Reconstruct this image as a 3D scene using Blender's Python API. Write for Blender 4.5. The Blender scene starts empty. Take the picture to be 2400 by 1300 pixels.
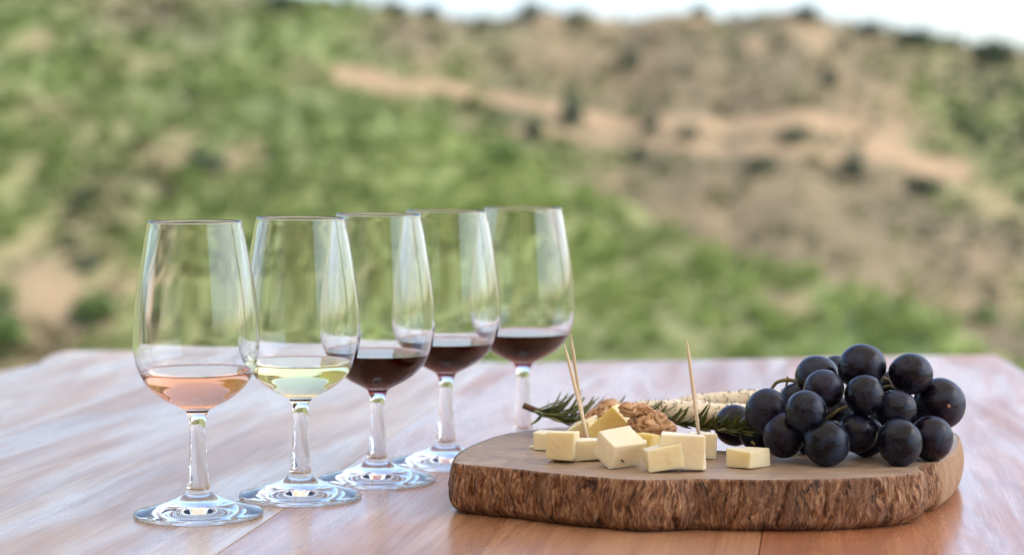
import bpy, bmesh, math, random
import numpy as np
from mathutils import Vector, Matrix, Euler

random.seed(4)
rng = np.random.default_rng(11)
S = bpy.context.scene
COL = S.collection

# ------------------------------------------------------------------ camera
F = 5000.0                       # focal length in pixels of the 2400 px wide photograph
TZ = 0.76                        # height of the table top
CH = 0.1948                      # camera above the table top
CAM = Vector((0, 0, TZ + CH))
PITCH = math.atan((650 - 340) / F)
cam = bpy.data.cameras.new('camera')
cam.sensor_width = 23.5
cam.lens = F / 2400 * 23.5
cam.clip_start = 0.02
cam.clip_end = 5000
cam.dof.use_dof = True
cam.dof.focus_distance = 1.13
cam.dof.aperture_fstop = 4.4
camo = bpy.data.objects.new('camera', cam)
COL.objects.link(camo)
camo.location = CAM
camo.rotation_euler = (math.pi / 2 - PITCH, 0, 0)
S.camera = camo

# ------------------------------------------------------------------ sky and sun
SUN_AZ = math.radians(90)        # from +Y towards +X
SUN_EL = math.radians(50)
w = bpy.data.worlds.new('World')
S.world = w
w.use_nodes = True
nt = w.node_tree
nt.nodes.clear()
sky = nt.nodes.new('ShaderNodeTexSky')
sky.sky_type = 'NISHITA'
sky.sun_disc = False
sky.sun_elevation = SUN_EL
sky.sun_rotation = SUN_AZ
sky.altitude = 300
sky.air_density = 0.8
sky.dust_density = 3.6
sky.ozone_density = 1.0
bg = nt.nodes.new('ShaderNodeBackground')
bg.inputs['Strength'].default_value = 0.13
wo = nt.nodes.new('ShaderNodeOutputWorld')
nt.links.new(sky.outputs[0], bg.inputs[0])
nt.links.new(bg.outputs[0], wo.inputs[0])

sl = bpy.data.lights.new('sun', 'SUN')
sl.energy = 2.0
sl.angle = math.radians(10)
sl.color = (1.0, 0.95, 0.87)
so = bpy.data.objects.new('sun', sl)
COL.objects.link(so)
sd = Vector((math.sin(SUN_AZ) * math.cos(SUN_EL), math.cos(SUN_AZ) * math.cos(SUN_EL), math.sin(SUN_EL)))
so.rotation_euler = sd.to_track_quat('Z', 'Y').to_euler()
so.location = (20, 0, 30)

S.view_settings.view_transform = 'Standard'
S.view_settings.look = 'None'
S.view_settings.gamma = 1.0
S.view_settings.use_curve_mapping = False
S.view_settings.exposure = 1.75
S.render.engine = 'CYCLES'
cy = S.cycles
cy.use_denoising = True
try:
    cy.denoiser = 'OPENIMAGEDENOISE'
except Exception:
    pass
cy.max_bounces = 24
cy.transmission_bounces = 20
cy.glossy_bounces = 8
cy.diffuse_bounces = 4
cy.transparent_max_bounces = 16
cy.sample_clamp_indirect = 8
cy.caustics_refractive = True
cy.caustics_reflective = True
cy.blur_glossy = 0.3

# ------------------------------------------------------------------ helpers
def ray(u, v):
    x = (u - 1200) / F
    y = (650 - v) / F
    d = Vector((x, math.cos(PITCH) + y * math.sin(PITCH), -math.sin(PITCH) + y * math.cos(PITCH)))
    return d

def on_z(u, v, z):
    d = ray(u, v)
    return CAM + d * ((z - CAM.z) / d.z)

def at(u, v, y):
    d = ray(u, v)
    return CAM + d * (y / d.y)

def new_obj(name, me, mat=None, parent=None):
    o = bpy.data.objects.new(name, me)
    COL.objects.link(o)
    if mat is not None and me is not None and len(me.materials) == 0:
        me.materials.append(mat)
    if parent is not None:
        o.parent = parent
    return o

def empty(name, loc=(0, 0, 0), rot=(0, 0, 0)):
    o = bpy.data.objects.new(name, None)
    COL.objects.link(o)
    o.location = loc
    o.rotation_euler = rot
    o.empty_display_size = 0.02
    return o

def tag(o, label=None, cat=None, group=None, kind=None):
    if label: o['label'] = label
    if cat: o['category'] = cat
    if group: o['group'] = group
    if kind: o['kind'] = kind
    return o

def mesh_np(name, V, Fc, smooth=True):
    me = bpy.data.meshes.new(name)
    V = np.asarray(V, dtype=np.float64)
    me.from_pydata(V.tolist(), [], [tuple(int(i) for i in f) for f in Fc])
    if smooth:
        me.polygons.foreach_set('use_smooth', [True] * len(me.polygons))
    me.update()
    return me

def _hash(ix, iy, iz, seed):
    h = (ix * 374761393 + iy * 668265263 + iz * 2147483647 + seed * 144665) & 0xFFFFFFFF
    h = ((h ^ (h >> 13)) * 1274126177) & 0xFFFFFFFF
    h = ((h ^ (h >> 16)) * 2246822519) & 0xFFFFFFFF
    return ((h ^ (h >> 15)) & 0xFFFFFF) / float(0xFFFFFF)

def vnoise(P, seed=0):
    P = np.asarray(P, dtype=np.float64)
    I = np.floor(P).astype(np.int64)
    f = P - I
    f = f * f * (3 - 2 * f)
    r = 0
    for dx in (0, 1):
        for dy in (0, 1):
            for dz in (0, 1):
                wgt = (f[:, 0] if dx else 1 - f[:, 0]) * (f[:, 1] if dy else 1 - f[:, 1]) * (f[:, 2] if dz else 1 - f[:, 2])
                r = r + wgt * _hash(I[:, 0] + dx, I[:, 1] + dy, I[:, 2] + dz, seed)
    return r * 2 - 1

def fbm(P, oct=4, seed=0):
    P = np.asarray(P, dtype=np.float64)
    r = 0
    a = 1
    t = 0
    for o in range(oct):
        r = r + a * vnoise(P * (2 ** o) + 17.3 * o, seed + o)
        t += a
        a *= 0.5
    return r / t

def v2(x, y, z=0.0):
    x = np.asarray(x, float).ravel()
    y = np.asarray(y, float).ravel()
    return np.stack([x, y, np.full_like(x, z)], 1)

def catmull(pts, n=12, closed=False):
    P = [np.array(p, float) for p in pts]
    N = len(P)
    out = []
    for i in range(N if closed else N - 1):
        if closed:
            p0, p1, p2, p3 = P[i - 1], P[i], P[(i + 1) % N], P[(i + 2) % N]
        else:
            p1, p2 = P[i], P[i + 1]
            p0 = P[i - 1] if i else 2 * p1 - p2
            p3 = P[i + 2] if i + 2 < N else 2 * p2 - p1
        for k in range(n):
            t = k / n
            out.append(0.5 * ((2 * p1) + (-p0 + p2) * t + (2 * p0 - 5 * p1 + 4 * p2 - p3) * t * t + (-p0 + 3 * p1 - 3 * p2 + p3) * t ** 3))
    if not closed:
        out.append(P[-1])
    return np.array(out)

def tube(points, radii, seg=10, cap=True):
    P = [Vector(p) for p in points]
    V, Fc = [], []
    n = len(P)
    up = Vector((0.13, 0.21, 0.97))
    for i, p in enumerate(P):
        t = (P[min(i + 1, n - 1)] - P[max(i - 1, 0)]).normalized()
        if abs(t.dot(up)) > 0.95:
            up = Vector((0.9, 0.3, 0.1))
        a = t.cross(up).normalized()
        b = t.cross(a).normalized()
        for k in range(seg):
            an = 2 * math.pi * k / seg
            V.append(p + (a * math.cos(an) + b * math.sin(an)) * radii[i])
    for i in range(n - 1):
        for k in range(seg):
            k2 = (k + 1) % seg
            Fc.append((i * seg + k, i * seg + k2, (i + 1) * seg + k2, (i + 1) * seg + k))
    if cap:
        Fc.append(tuple(range(seg))[::-1])
        Fc.append(tuple((n - 1) * seg + k for k in range(seg)))
    return [tuple(v) for v in V], Fc

# ------------------------------------------------------------------ materials
class NB:
    def __init__(self, name):
        self.m = bpy.data.materials.new(name)
        self.m.use_nodes = True
        self.t = self.m.node_tree
        self.t.nodes.clear()
        self.out = self.t.nodes.new('ShaderNodeOutputMaterial')
    def n(self, typ, **kw):
        nd = self.t.nodes.new('ShaderNode' + typ)
        for k, v in kw.items():
            if k.startswith('i_'):
                key = k[2:]
                key = int(key) if key.isdigit() else key.replace('_', ' ')
                self.set(nd.inputs[key], v)
            else:
                setattr(nd, k, v)
        return nd
    def set(self, sock, v):
        if isinstance(v, bpy.types.NodeSocket):
            self.t.links.new(v, sock)
        elif isinstance(v, bpy.types.Node):
            self.t.links.new(v.outputs[0], sock)
        else:
            if isinstance(v, (tuple, list)) and len(v) == 3 and sock.type == 'RGBA':
                v = (*v, 1)
            sock.default_value = v
    def coords(self, kind='Object', scale=(1, 1, 1), rot=(0, 0, 0), loc=(0, 0, 0), src=None):
        mp = self.n('Mapping')
        if src is None:
            src = self.n('TexCoord').outputs[kind]
        self.set(mp.inputs['Vector'], src)
        mp.inputs['Scale'].default_value = scale
        mp.inputs['Rotation'].default_value = rot
        mp.inputs['Location'].default_value = loc
        return mp.outputs[0]
    def noise(self, vec, scale, detail=4, rough=0.55, dist=0.0):
        nd = self.n('TexNoise')
        self.set(nd.inputs['Vector'], vec)
        nd.inputs['Scale'].default_value = scale
        nd.inputs['Detail'].default_value = detail
        nd.inputs['Roughness'].default_value = rough
        nd.inputs['Distortion'].default_value = dist
        return nd.outputs[0]
    def ramp(self, fac, stops, interp='LINEAR'):
        nd = self.n('ValToRGB')
        nd.color_ramp.interpolation = interp
        el = nd.color_ramp.elements
        while len(el) > 1:
            el.remove(el[-1])
        el[0].position = stops[0][0]
        c = stops[0][1]
        el[0].color = (*c, 1) if isinstance(c, (tuple, list)) else (c, c, c, 1)
        for p, c in stops[1:]:
            e = el.new(p)
            e.color = (*c, 1) if isinstance(c, (tuple, list)) else (c, c, c, 1)
        self.set(nd.inputs[0], fac)
        return nd.outputs[0]
    def mix(self, fac, a, b, blend='MIX'):
        nd = self.n('Mix', data_type='RGBA', blend_type=blend)
        self.set(nd.inputs[0], fac)
        self.set(nd.inputs[6], a)
        self.set(nd.inputs[7], b)
        return nd.outputs[2]
    def math(self, op, a, b=0.0, clamp=False):
        nd = self.n('Math', operation=op, use_clamp=clamp)
        self.set(nd.inputs[0], a)
        self.set(nd.inputs[1], b)
        return nd.outputs[0]
    def bump(self, h, strength=0.3, dist=0.001, normal=None):
        nd = self.n('Bump')
        nd.inputs['Strength'].default_value = strength
        nd.inputs['Distance'].default_value = dist
        self.set(nd.inputs['Height'], h)
        if normal is not None:
            self.set(nd.inputs['Normal'], normal)
        return nd.outputs[0]
    def pbsdf(self, **kw):
        nd = self.n('BsdfPrincipled')
        for k, v in kw.items():
            self.set(nd.inputs[k.replace('_', ' ')], v)
        self.t.links.new(nd.outputs[0], self.out.inputs[0])
        return nd

def mat_glass():
    b = NB('clear_glass')
    g = b.n('BsdfGlass')
    g.inputs['Color'].default_value = (0.985, 0.992, 0.99, 1)
    g.inputs['Roughness'].default_value = 0.0
    g.inputs['IOR'].default_value = 1.5
    b.t.links.new(g.outputs[0], b.out.inputs[0])
    return b.m

def mat_wine(name, col, dens):
    b = NB(name)
    g = b.n('BsdfGlass')
    g.inputs['Color'].default_value = (1, 1, 1, 1)
    g.inputs['Roughness'].default_value = 0.0
    ia = b.n('Attribute', attribute_name='edge_ior')
    b.t.links.new(ia.outputs['Fac'], g.inputs['IOR'])
    v = b.n('VolumeAbsorption')
    v.inputs['Color'].default_value = (*col, 1)
    v.inputs['Density'].default_value = dens
    b.t.links.new(g.outputs[0], b.out.inputs['Surface'])
    b.t.links.new(v.outputs[0], b.out.inputs['Volume'])
    return b.m

def mat_table():
    b = NB('varnished_plank_wood')
    oi = b.n('ObjectInfo')
    co = b.n('TexCoord').outputs['Object']
    off = b.n('VectorMath', operation='SCALE')
    cx = b.n('CombineXYZ')
    b.set(cx.inputs[0], oi.outputs['Random'])
    b.set(cx.inputs[1], oi.outputs['Random'])
    b.set(off.inputs[0], cx.outputs[0])
    off.inputs['Scale'].default_value = 37.0
    add = b.n('VectorMath', operation='ADD')
    b.set(add.inputs[0], co)
    b.set(add.inputs[1], off.outputs[0])
    base = add.outputs[0]
    # wide figure of the wood: stretched along the plank (local Y)
    warp = b.noise(b.coords(src=base, scale=(3.2, 0.9, 1)), 1.0, 3, 0.5, 0.4)
    fig = b.noise(b.coords(src=base, scale=(11, 1.5, 1)), 1.0, 5, 0.6, 1.2)
    big = b.noise(b.coords(src=base, scale=(7.0, 1.5, 1)), 1.0, 4, 0.6, 0.5)
    # growth rings
    rx = b.n('SeparateXYZ')
    b.set(rx.inputs[0], base)
    ringv = b.math('ADD', b.math('MULTIPLY', rx.outputs[0], 26.0), b.math('MULTIPLY', warp, 13.0))
    ring = b.math('FRACT', ringv)
    ring = b.ramp(ring, [(0.0, 0.0), (0.62, 0.35), (0.9, 1.0), (1.0, 0.0)])
    fine = b.noise(b.coords(src=base, scale=(420, 9, 1)), 1.0, 3, 0.6)
    saw = b.noise(b.coords(src=base, scale=(8, 260, 1), rot=(0, 0, 0.35)), 1.0, 2, 0.5)
    c = b.ramp(big, [(0.25, (0.38, 0.220, 0.135)), (0.40, (0.52, 0.345, 0.225)), (0.52, (0.65, 0.475, 0.335)), (0.7, (0.74, 0.60, 0.45))])
    c = b.mix(b.math('MULTIPLY', ring, 0.45), c, (0.30, 0.150, 0.095))
    dk = b.ramp(fig, [(0.30, 1.0), (0.43, 0.0)])
    c = b.mix(b.math('MULTIPLY', dk, 0.5), c, (0.20, 0.095, 0.06))
    c = b.mix(b.math('MULTIPLY', b.ramp(fine, [(0.42, 0.0), (0.62, 1.0)]), 0.40), c, (0.32, 0.18, 0.115))
    # worn, paler patches
    worn = b.noise(b.coords(src=base, scale=(11, 2.0, 1), loc=(4, 2, 0)), 1.0, 5, 0.65, 0.4)
    wf = b.ramp(worn, [(0.50, 0.0), (0.66, 1.0)])
    c = b.mix(b.math('MULTIPLY', wf, 0.5), c, (0.70, 0.57, 0.43))
    # tiny specks and nicks
    sp = b.n('TexVoronoi')
    b.set(sp.inputs['Vector'], b.coords(src=base, scale=(55, 30, 1)))
    sp.inputs['Scale'].default_value = 1.0
    spf = b.ramp(sp.outputs['Distance'], [(0.03, 1.0), (0.055, 0.0)])
    c = b.mix(b.math('MULTIPLY', spf, 0.55), c, (0.07, 0.04, 0.03))
    mat_ = b.noise(b.coords(src=base, scale=(17, 2.0, 1), loc=(1, 7, 0)), 1.0, 6, 0.68, 0.5)
    mf = b.ramp(mat_, [(0.40, 1.0), (0.58, 0.0)])
    c = b.mix(b.math('MULTIPLY', mf, 0.26), c, (0.30, 0.165, 0.105))
    c = b.mix(1.0, c, oi.outputs['Color'], 'MULTIPLY')
    rough = b.math('ADD', b.math('ADD', b.ramp(worn, [(0.3, 0.14), (0.7, 0.25)]), b.math('MULTIPLY', mf, 0.16)), b.math('MULTIPLY', fine, 0.12))
    h = b.math('ADD', b.math('MULTIPLY', fine, 0.6), b.math('MULTIPLY', saw, 0.5))
    h = b.math('ADD', h, b.math('MULTIPLY', fig, 0.7))
    nrm = b.bump(h, 0.12, 0.0007)
    b.pbsdf(Base_Color=c, Roughness=rough, Normal=nrm, Specular_IOR_Level=0.9, Specular_Tint=(1.0, 0.94, 0.86), Coat_Weight=b.ramp(mat_, [(0.40, 0.15), (0.56, 0.45)]), Coat_Roughness=0.16, Coat_Normal=nrm)
    return b.m

def mat_board_top():
    b = NB('sanded_slab_wood')
    co = b.n('TexCoord').outputs['Object']
    warp = b.noise(b.coords(src=co, scale=(9, 13, 1)), 1.0, 3, 0.5, 0.6)
    s = b.n('SeparateXYZ')
    b.set(s.inputs[0], co)
    # oval rings round the pith of the slice
    px = b.math('MULTIPLY', b.math('ADD', s.outputs[0], 0.02), 0.55)
    py = b.math('ADD', s.outputs[1], 0.01)
    rr = b.math('SQRT', b.math('ADD', b.math('MULTIPLY', px, px), b.math('MULTIPLY', py, py)))
    rv = b.math('FRACT', b.math('ADD', b.math('MULTIPLY', rr, 170.0), b.math('MULTIPLY', warp, 7.0)))
    ring = b.ramp(rv, [(0, 0.1), (0.7, 0.5), (0.92, 1.0), (1.0, 0.1)])
    st = b.noise(b.coords(src=co, scale=(22, 60, 1), rot=(0, 0, 0.2)), 1.0, 5, 0.65, 0.5)
    c = b.ramp(st, [(0.3, (0.29, 0.205, 0.145)), (0.5, (0.42, 0.32, 0.24)), (0.72, (0.56, 0.45, 0.35))])
    c = b.mix(b.math('MULTIPLY', ring, 0.45), c, (0.16, 0.098, 0.062))
    fine = b.noise(b.coords(src=co, scale=(1, 1, 1)), 900.0, 2, 0.6)
    c = b.mix(b.math('MULTIPLY', fine, 0.25), c, (0.14, 0.09, 0.06))
    scr = b.noise(b.coords(src=co, scale=(40, 700, 1), rot=(0, 0, 0.9)), 1.0, 2, 0.5)
    nrm = b.bump(b.math('ADD', fine, b.math('MULTIPLY', scr, 0.8)), 0.25, 0.0003)
    b.pbsdf(Base_Color=c, Roughness=b.ramp(st, [(0.3, 0.42), (0.7, 0.58)]), Normal=nrm)
    return b.m

def mat_bark():
    b = NB('rough_bark')
    co = b.n('TexCoord').outputs['Object']
    at_ = b.n('Attribute', attribute_name='along')          # along the edge (x), up the edge (y), relief (z)
    v = at_.outputs['Vector']
    dv = b.n('VectorMath', operation='ADD')
    b.set(dv.inputs[0], v)
    wv = b.n('TexNoise')
    b.set(wv.inputs['Vector'], v)
    wv.inputs['Scale'].default_value = 55.0
    wsc = b.n('VectorMath', operation='SCALE')
    b.set(wsc.inputs[0], wv.outputs['Color'])
    wsc.inputs['Scale'].default_value = 0.010
    b.set(dv.inputs[1], wsc.outputs[0])
    v2_ = dv.outputs[0]
    fib = b.noise(b.coords(src=v2_, scale=(640, 150, 1), rot=(0, 0, 0.16)), 1.0, 5, 0.7, 0.5)
    pat = b.noise(b.coords(src=v2_, scale=(40, 26, 1)), 1.0, 4, 0.6)
    crk = b.noise(b.coords(src=v2_, scale=(300, 85, 1), rot=(0, 0, 0.14), loc=(3, 1, 0)), 1.0, 4, 0.65, 0.8)
    c = b.ramp(fib, [(0.34, (0.060, 0.026, 0.014)), (0.44, (0.21, 0.092, 0.043)), (0.54, (0.40, 0.205, 0.10)), (0.66, (0.68, 0.48, 0.30))])
    c = b.mix(b.ramp(pat, [(0.38, 0.7), (0.55, 0.0)]), c, (0.12, 0.052, 0.028))
    c = b.mix(b.ramp(crk, [(0.36, 0.95), (0.43, 0.0)]), c, (0.022, 0.011, 0.007))
    c = b.mix(b.ramp(crk, [(0.58, 0.0), (0.68, 0.7)]), c, (0.50, 0.36, 0.24))
    h = b.math('ADD', b.math('MULTIPLY', fib, 1.0), b.math('MULTIPLY', crk, 1.4))
    cut = b.n('Attribute', attribute_name='cut').outputs['Fac']
    grain = b.noise(b.coords(src=v, scale=(300, 30, 1)), 1.0, 3, 0.6)
    c = b.mix(cut, c, b.ramp(grain, [(0.3, (0.40, 0.23, 0.12)), (0.7, (0.58, 0.38, 0.22))]))
    b.pbsdf(Base_Color=c, Roughness=0.62, Normal=b.bump(h, 1.0, 0.0024))
    return b.m

def mat_cheese(name, base, var):
    b = NB(name)
    co = b.coords('Object')
    oi = b.n('ObjectInfo')
    n1 = b.noise(co, 260, 4, 0.6)
    n2 = b.noise(co, 60, 3, 0.5)
    c = b.mix(b.ramp(n2, [(0.35, 0.0), (0.65, 1.0)]), base, var)
    vor = b.n('TexVoronoi')
    b.set(vor.inputs['Vector'], co)
    vor.inputs['Scale'].default_value = 420
    pit = b.ramp(vor.outputs['Distance'], [(0.05, 0.0), (0.22, 1.0)])
    h = b.math('ADD', b.math('MULTIPLY', n1, 1.0), b.math('MULTIPLY', pit, 0.35))
    b.pbsdf(Base_Color=c, Roughness=b.ramp(n1, [(0.3, 0.38), (0.7, 0.55)]), Normal=b.bump(h, 0.35, 0.0004),
            Subsurface_Weight=0.5, Subsurface_Radius=(1.0, 0.72, 0.32), Subsurface_Scale=0.007, IOR=1.44)
    return b.m

def mat_grape():
    b = NB('dusty_black_grape')
    oi = b.n('ObjectInfo')
    co = b.n('TexCoord').outputs['Object']
    mp = b.n('Mapping')
    b.set(mp.inputs['Vector'], co)
    cx = b.n('CombineXYZ')
    for i in range(3):
        b.set(cx.inputs[i], b.math('MULTIPLY', oi.outputs['Random'], 3.0 + i))
    b.set(mp.inputs['Location'], cx.outputs[0])
    v = mp.outputs[0]
    n1 = b.noise(v, 75, 4, 0.6, 0.8)
    n2 = b.noise(v, 330, 4, 0.65)
    n3 = b.noise(v, 160, 3, 0.6, 1.5)
    bl = b.math('MULTIPLY', b.ramp(n1, [(0.44, 0.04), (0.66, 1.0)]), b.ramp(n2, [(0.25, 0.55), (0.6, 1.0)]))
    rub = b.ramp(n3, [(0.30, 0.1), (0.42, 1.0)])
    bl = b.math('MULTIPLY', bl, rub)
    skin = b.mix(b.ramp(n1, [(0.4, 0.0), (0.7, 1.0)]), (0.003, 0.003, 0.006), (0.007, 0.004, 0.009))
    skin = b.mix(b.math('MULTIPLY', oi.outputs['Random'], 0.8), skin, (0.012, 0.004, 0.011))
    c = b.mix(b.math('MULTIPLY', bl, 0.30), skin, (0.06, 0.11, 0.24))
    r = b.math('ADD', b.math('MULTIPLY', bl, 0.28), 0.22)
    b.pbsdf(Base_Color=c, Roughness=r, Normal=b.bump(n2, 0.06, 0.0004), IOR=1.42, Specular_IOR_Level=0.42, Specular_Tint=(0.80, 0.90, 1.0))
    return b.m

def mat_simple(name, c1, c2, scale, rough=0.6, bump=0.3, bd=0.0005, stretch=(1, 1, 1), sss=0.0):
    b = NB(name)
    co = b.coords('Object', scale=stretch)
    n = b.noise(co, scale, 5, 0.6, 0.3)
    c = b.ramp(n, [(0.3, c1), (0.7, c2)])
    kw = dict(Base_Color=c, Roughness=rough, Normal=b.bump(n, bump, bd))
    p = b.pbsdf(**kw)
    if sss:
        p.inputs['Subsurface Weight'].default_value = sss
        p.inputs['Subsurface Scale'].default_value = 0.003
    return b.m

def mat_attr(name, rough=0.8, noise_scale=6.0, amt=0.35, trans=0.0):
    b = NB(name)
    a = b.n('Attribute', attribute_name='tint').outputs['Color']
    n = b.noise(b.coords('Object'), noise_scale, 5, 0.65)
    c = b.mix(b.math('MULTIPLY', b.ramp(n, [(0.35, 1.0), (0.6, 0.0)]), amt), a, (0.05, 0.05, 0.03))
    p = b.pbsdf(Base_Color=c, Roughness=rough, Specular_IOR_Level=0.2)
    if trans:
        tr = b.n('BsdfTranslucent')
        b.set(tr.inputs[0], c)
        mx = b.n('MixShader')
        mx.inputs[0].default_value = trans
        b.t.links.new(p.outputs[0], mx.inputs[1])
        b.t.links.new(tr.outputs[0], mx.inputs[2])
        b.t.links.new(mx.outputs[0], b.out.inputs[0])
    return b.m

def mat_leaf(name, c1, c2, scale=3.0):
    b = NB(name)
    oi = b.n('ObjectInfo')
    g = b.n('NewGeometry')
    n = b.noise(b.coords('Object'), scale, 3, 0.6)
    f = b.math('ADD', b.math('MULTIPLY', oi.outputs['Random'], 0.4), b.math('MULTIPLY', n, 0.7), True)
    c = b.mix(f, c1, c2)
    b.pbsdf(Base_Color=c, Roughness=0.55, Specular_IOR_Level=0.35)
    return b.m

M_GLASS = mat_glass()
M_TABLE = mat_table()
M_TOP = mat_board_top()
M_BARK = mat_bark()
M_GRAPE = mat_grape()
M_CHA = mat_cheese('pale_cheese', (0.88, 0.81, 0.57), (0.84, 0.74, 0.46))
M_CHB = mat_cheese('ivory_cheese', (0.89, 0.84, 0.66), (0.86, 0.78, 0.56))
M_CHC = mat_cheese('yellow_cheese', (0.87, 0.73, 0.34), (0.82, 0.64, 0.24))
M_WAL = mat_simple('walnut_kernel', (0.38, 0.185, 0.08), (0.74, 0.50, 0.29), 190, 0.5, 0.45, 0.0006)
M_PICK = mat_simple('birch_toothpick', (0.62, 0.50, 0.35), (0.78, 0.67, 0.50), 60, 0.55, 0.2, 0.0003, (30, 30, 1))
M_BREAD = mat_simple('baked_dough', (0.88, 0.78, 0.57), (0.93, 0.88, 0.74), 70, 0.65, 0.5, 0.0012, sss=0.15)
M_SEED = mat_simple('poppy_seed_skin', (0.010, 0.012, 0.018), (0.03, 0.034, 0.045), 900, 0.5)
M_ROSE = mat_leaf('rosemary_needle', (0.075, 0.10, 0.028), (0.25, 0.27, 0.10), 220)
M_TWIG = mat_simple('woody_twig', (0.06, 0.034, 0.018), (0.17, 0.10, 0.055), 300, 0.7, 0.5, 0.0006)
M_STALK = mat_simple('green_grape_stalk', (0.10, 0.085, 0.02), (0.24, 0.20, 0.055), 300, 0.55, 0.4, 0.0005)
M_FLECK = mat_simple('dark_herb', (0.012, 0.012, 0.010), (0.035, 0.03, 0.02), 800, 0.7)
M_SCAR = mat_simple('corky_scar', (0.25, 0.10, 0.05), (0.42, 0.2, 0.12), 900, 0.8)
M_LAND = mat_attr('dry_hillside', 0.9, 1.3, 0.30)
M_COVER = mat_attr('scrub_and_grass', 0.7, 2.0, 0.08, 0.4)
M_SHRUB = mat_leaf('shrub_leaf', (0.048, 0.072, 0.042), (0.090, 0.120, 0.060), 1.2)  # leaf greens lightened to stand in for distant haze
M_SHRUBG = mat_leaf('bright_shrub_leaf', (0.075, 0.13, 0.026), (0.12, 0.19, 0.04), 1.2)
M_WOODY = mat_simple('shrub_wood', (0.05, 0.035, 0.022), (0.12, 0.085, 0.055), 8, 0.9)
M_STONE = mat_simple('terrace_paving', (0.30, 0.22, 0.16), (0.42, 0.33, 0.25), 5, 0.8, 0.3, 0.004)
M_PLASTER = mat_simple('house_plaster', (0.42, 0.34, 0.26), (0.50, 0.42, 0.33), 6, 0.9, 0.3, 0.003)
def mat_diffuser():  # translucent cloth for the added overhead sheet, lets warm light through
    b = NB('added_cream_diffuser')
    n = b.noise(b.coords('Object'), 30, 4, 0.6)
    c = b.ramp(n, [(0.3, (0.80, 0.70, 0.55)), (0.7, (0.86, 0.77, 0.62))])
    d = b.n('BsdfDiffuse')
    t = b.n('BsdfTranslucent')
    b.set(d.inputs[0], c)
    b.set(t.inputs[0], c)
    m = b.n('MixShader')
    m.inputs[0].default_value = 0.34
    b.t.links.new(d.outputs[0], m.inputs[1])
    b.t.links.new(t.outputs[0], m.inputs[2])
    b.t.links.new(m.outputs[0], b.out.inputs[0])
    return b.m
M_DIFFUSER = mat_diffuser()
M_ROOF = mat_simple('roof_boards', (0.20, 0.12, 0.065), (0.34, 0.22, 0.13), 4, 0.75, 0.4, 0.003, (8, 0.6, 1))

# ------------------------------------------------------------------ terrain
def interp(xs, pts):
    pts = sorted(pts)
    return np.interp(xs, [p[0] for p in pts], [p[1] for p in pts])

YF = 150.0
sky_pts = [(-2600, -330), (-1400, -280), (-600, -190), (0, -95), (300, -45), (600, -12), (760, 8), (900, 18), (1000, 32), (1120, 48), (1200, 36), (1260, 30), (1400, 44), (1480, 50), (1560, 34), (1640, 30),
           (1700, 46), (1760, 32), (1850, 24), (1900, 30), (1960, 50), (2100, 75), (2250, 104), (2400, 126), (2800, 175), (3600, 200), (5000, 200)]
far_top = [((u - 1200) / F * YF, CAM.z + (340 - v) / F * YF) for u, v in sky_pts]
sp = [(-2600, -260, 150), (-1200, -180, 148), (-400, -60, 145), (0, 40, 138), (300, 120, 130), (600, 190, 122), (900, 255, 115), (1180, 325, 108), (1330, 425, 102), (1500, 488, 97), (1650, 565, 92),
      (1900, 640, 86), (2150, 705, 80), (2300, 795, 76), (2450, 880, 72), (2800, 1000, 66), (3600, 1150, 60)]
spur_z = [((u - 1200) / F * D, CAM.z + (340 - v) / F * D) for u, v, D in sp]
spur_y = [((u - 1200) / F * D, D) for u, v, D in sp]

def smin(a, b, k):
    h = np.clip(0.5 + 0.5 * (b - a) / k, 0, 1)
    return b * (1 - h) + a * h - k * h * (1 - h)

def height(x, y):
    x = np.asarray(x, float)
    y = np.asarray(y, float)
    shp = x.shape
    x = x.ravel()
    y = y.ravel()
    zt = interp(x * YF / np.maximum(y, 60.0), far_top)
    base = -15.0
    t = np.clip((y - 84) / (YF - 84), 0, 1)
    prof = t * 0.94 + 0.06 * t * t
    far = base + (zt - base) * prof
    far = np.where(y > YF, zt - (y - YF) * 0.02, far)
    # benches of the two tracks that cross the slope
    zs = interp(x, spur_z)
    ys = interp(x, spur_y)
    sp_ = np.where(y < ys, zs - (ys - y) * 0.30, zs - (y - ys) * 0.55)
    sp_ = np.maximum(sp_, -16)
    z = -smin(-far, -sp_, 1.2)
    z = np.maximum(z, -15.0)
    P = v2(x, y)
    near = np.clip((y - 20) / 30, 0, 1)
    z = z + near * (fbm(P * 0.09, 4, 3) * 0.7 + fbm(P * 0.45, 3, 9) * 0.22) * np.where(y > YF, 0.5, 1.0)
    # the terrace stands on a bank above the valley
    bank = np.clip((np.hypot(np.maximum(np.abs(x) - 5, 0), np.maximum(y - 4, 0))) / 26, 0, 1)
    z = np.where(y < 45, -1.2 * (1 - bank) + np.minimum(z, -3) * bank, z)
    return z.reshape(shp)

def land_hit(u, v, y0=45.0, y1=175.0):
    d = ray(u, v)
    ys = np.linspace(y0, y1, 2600)
    P = np.array([[CAM.x + d.x / d.y * yy, yy, CAM.z + d.z / d.y * yy] for yy in ys])
    h = height(P[:, 0], P[:, 1])
    idx = np.nonzero(P[:, 2] < h)[0]
    if len(idx) == 0:
        return None
    return Vector(P[idx[0]])

def axis(lo, hi, step, outer, grow):
    a = list(np.arange(lo, hi + step * 0.5, step))
    s = step
    x = hi
    while x < outer:
        s *= grow
        x += s
        a.append(x)
    s = step
    x = lo
    while x > -outer:
        s *= grow
        x -= s
        a.insert(0, x)
    return np.array(a)

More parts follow.
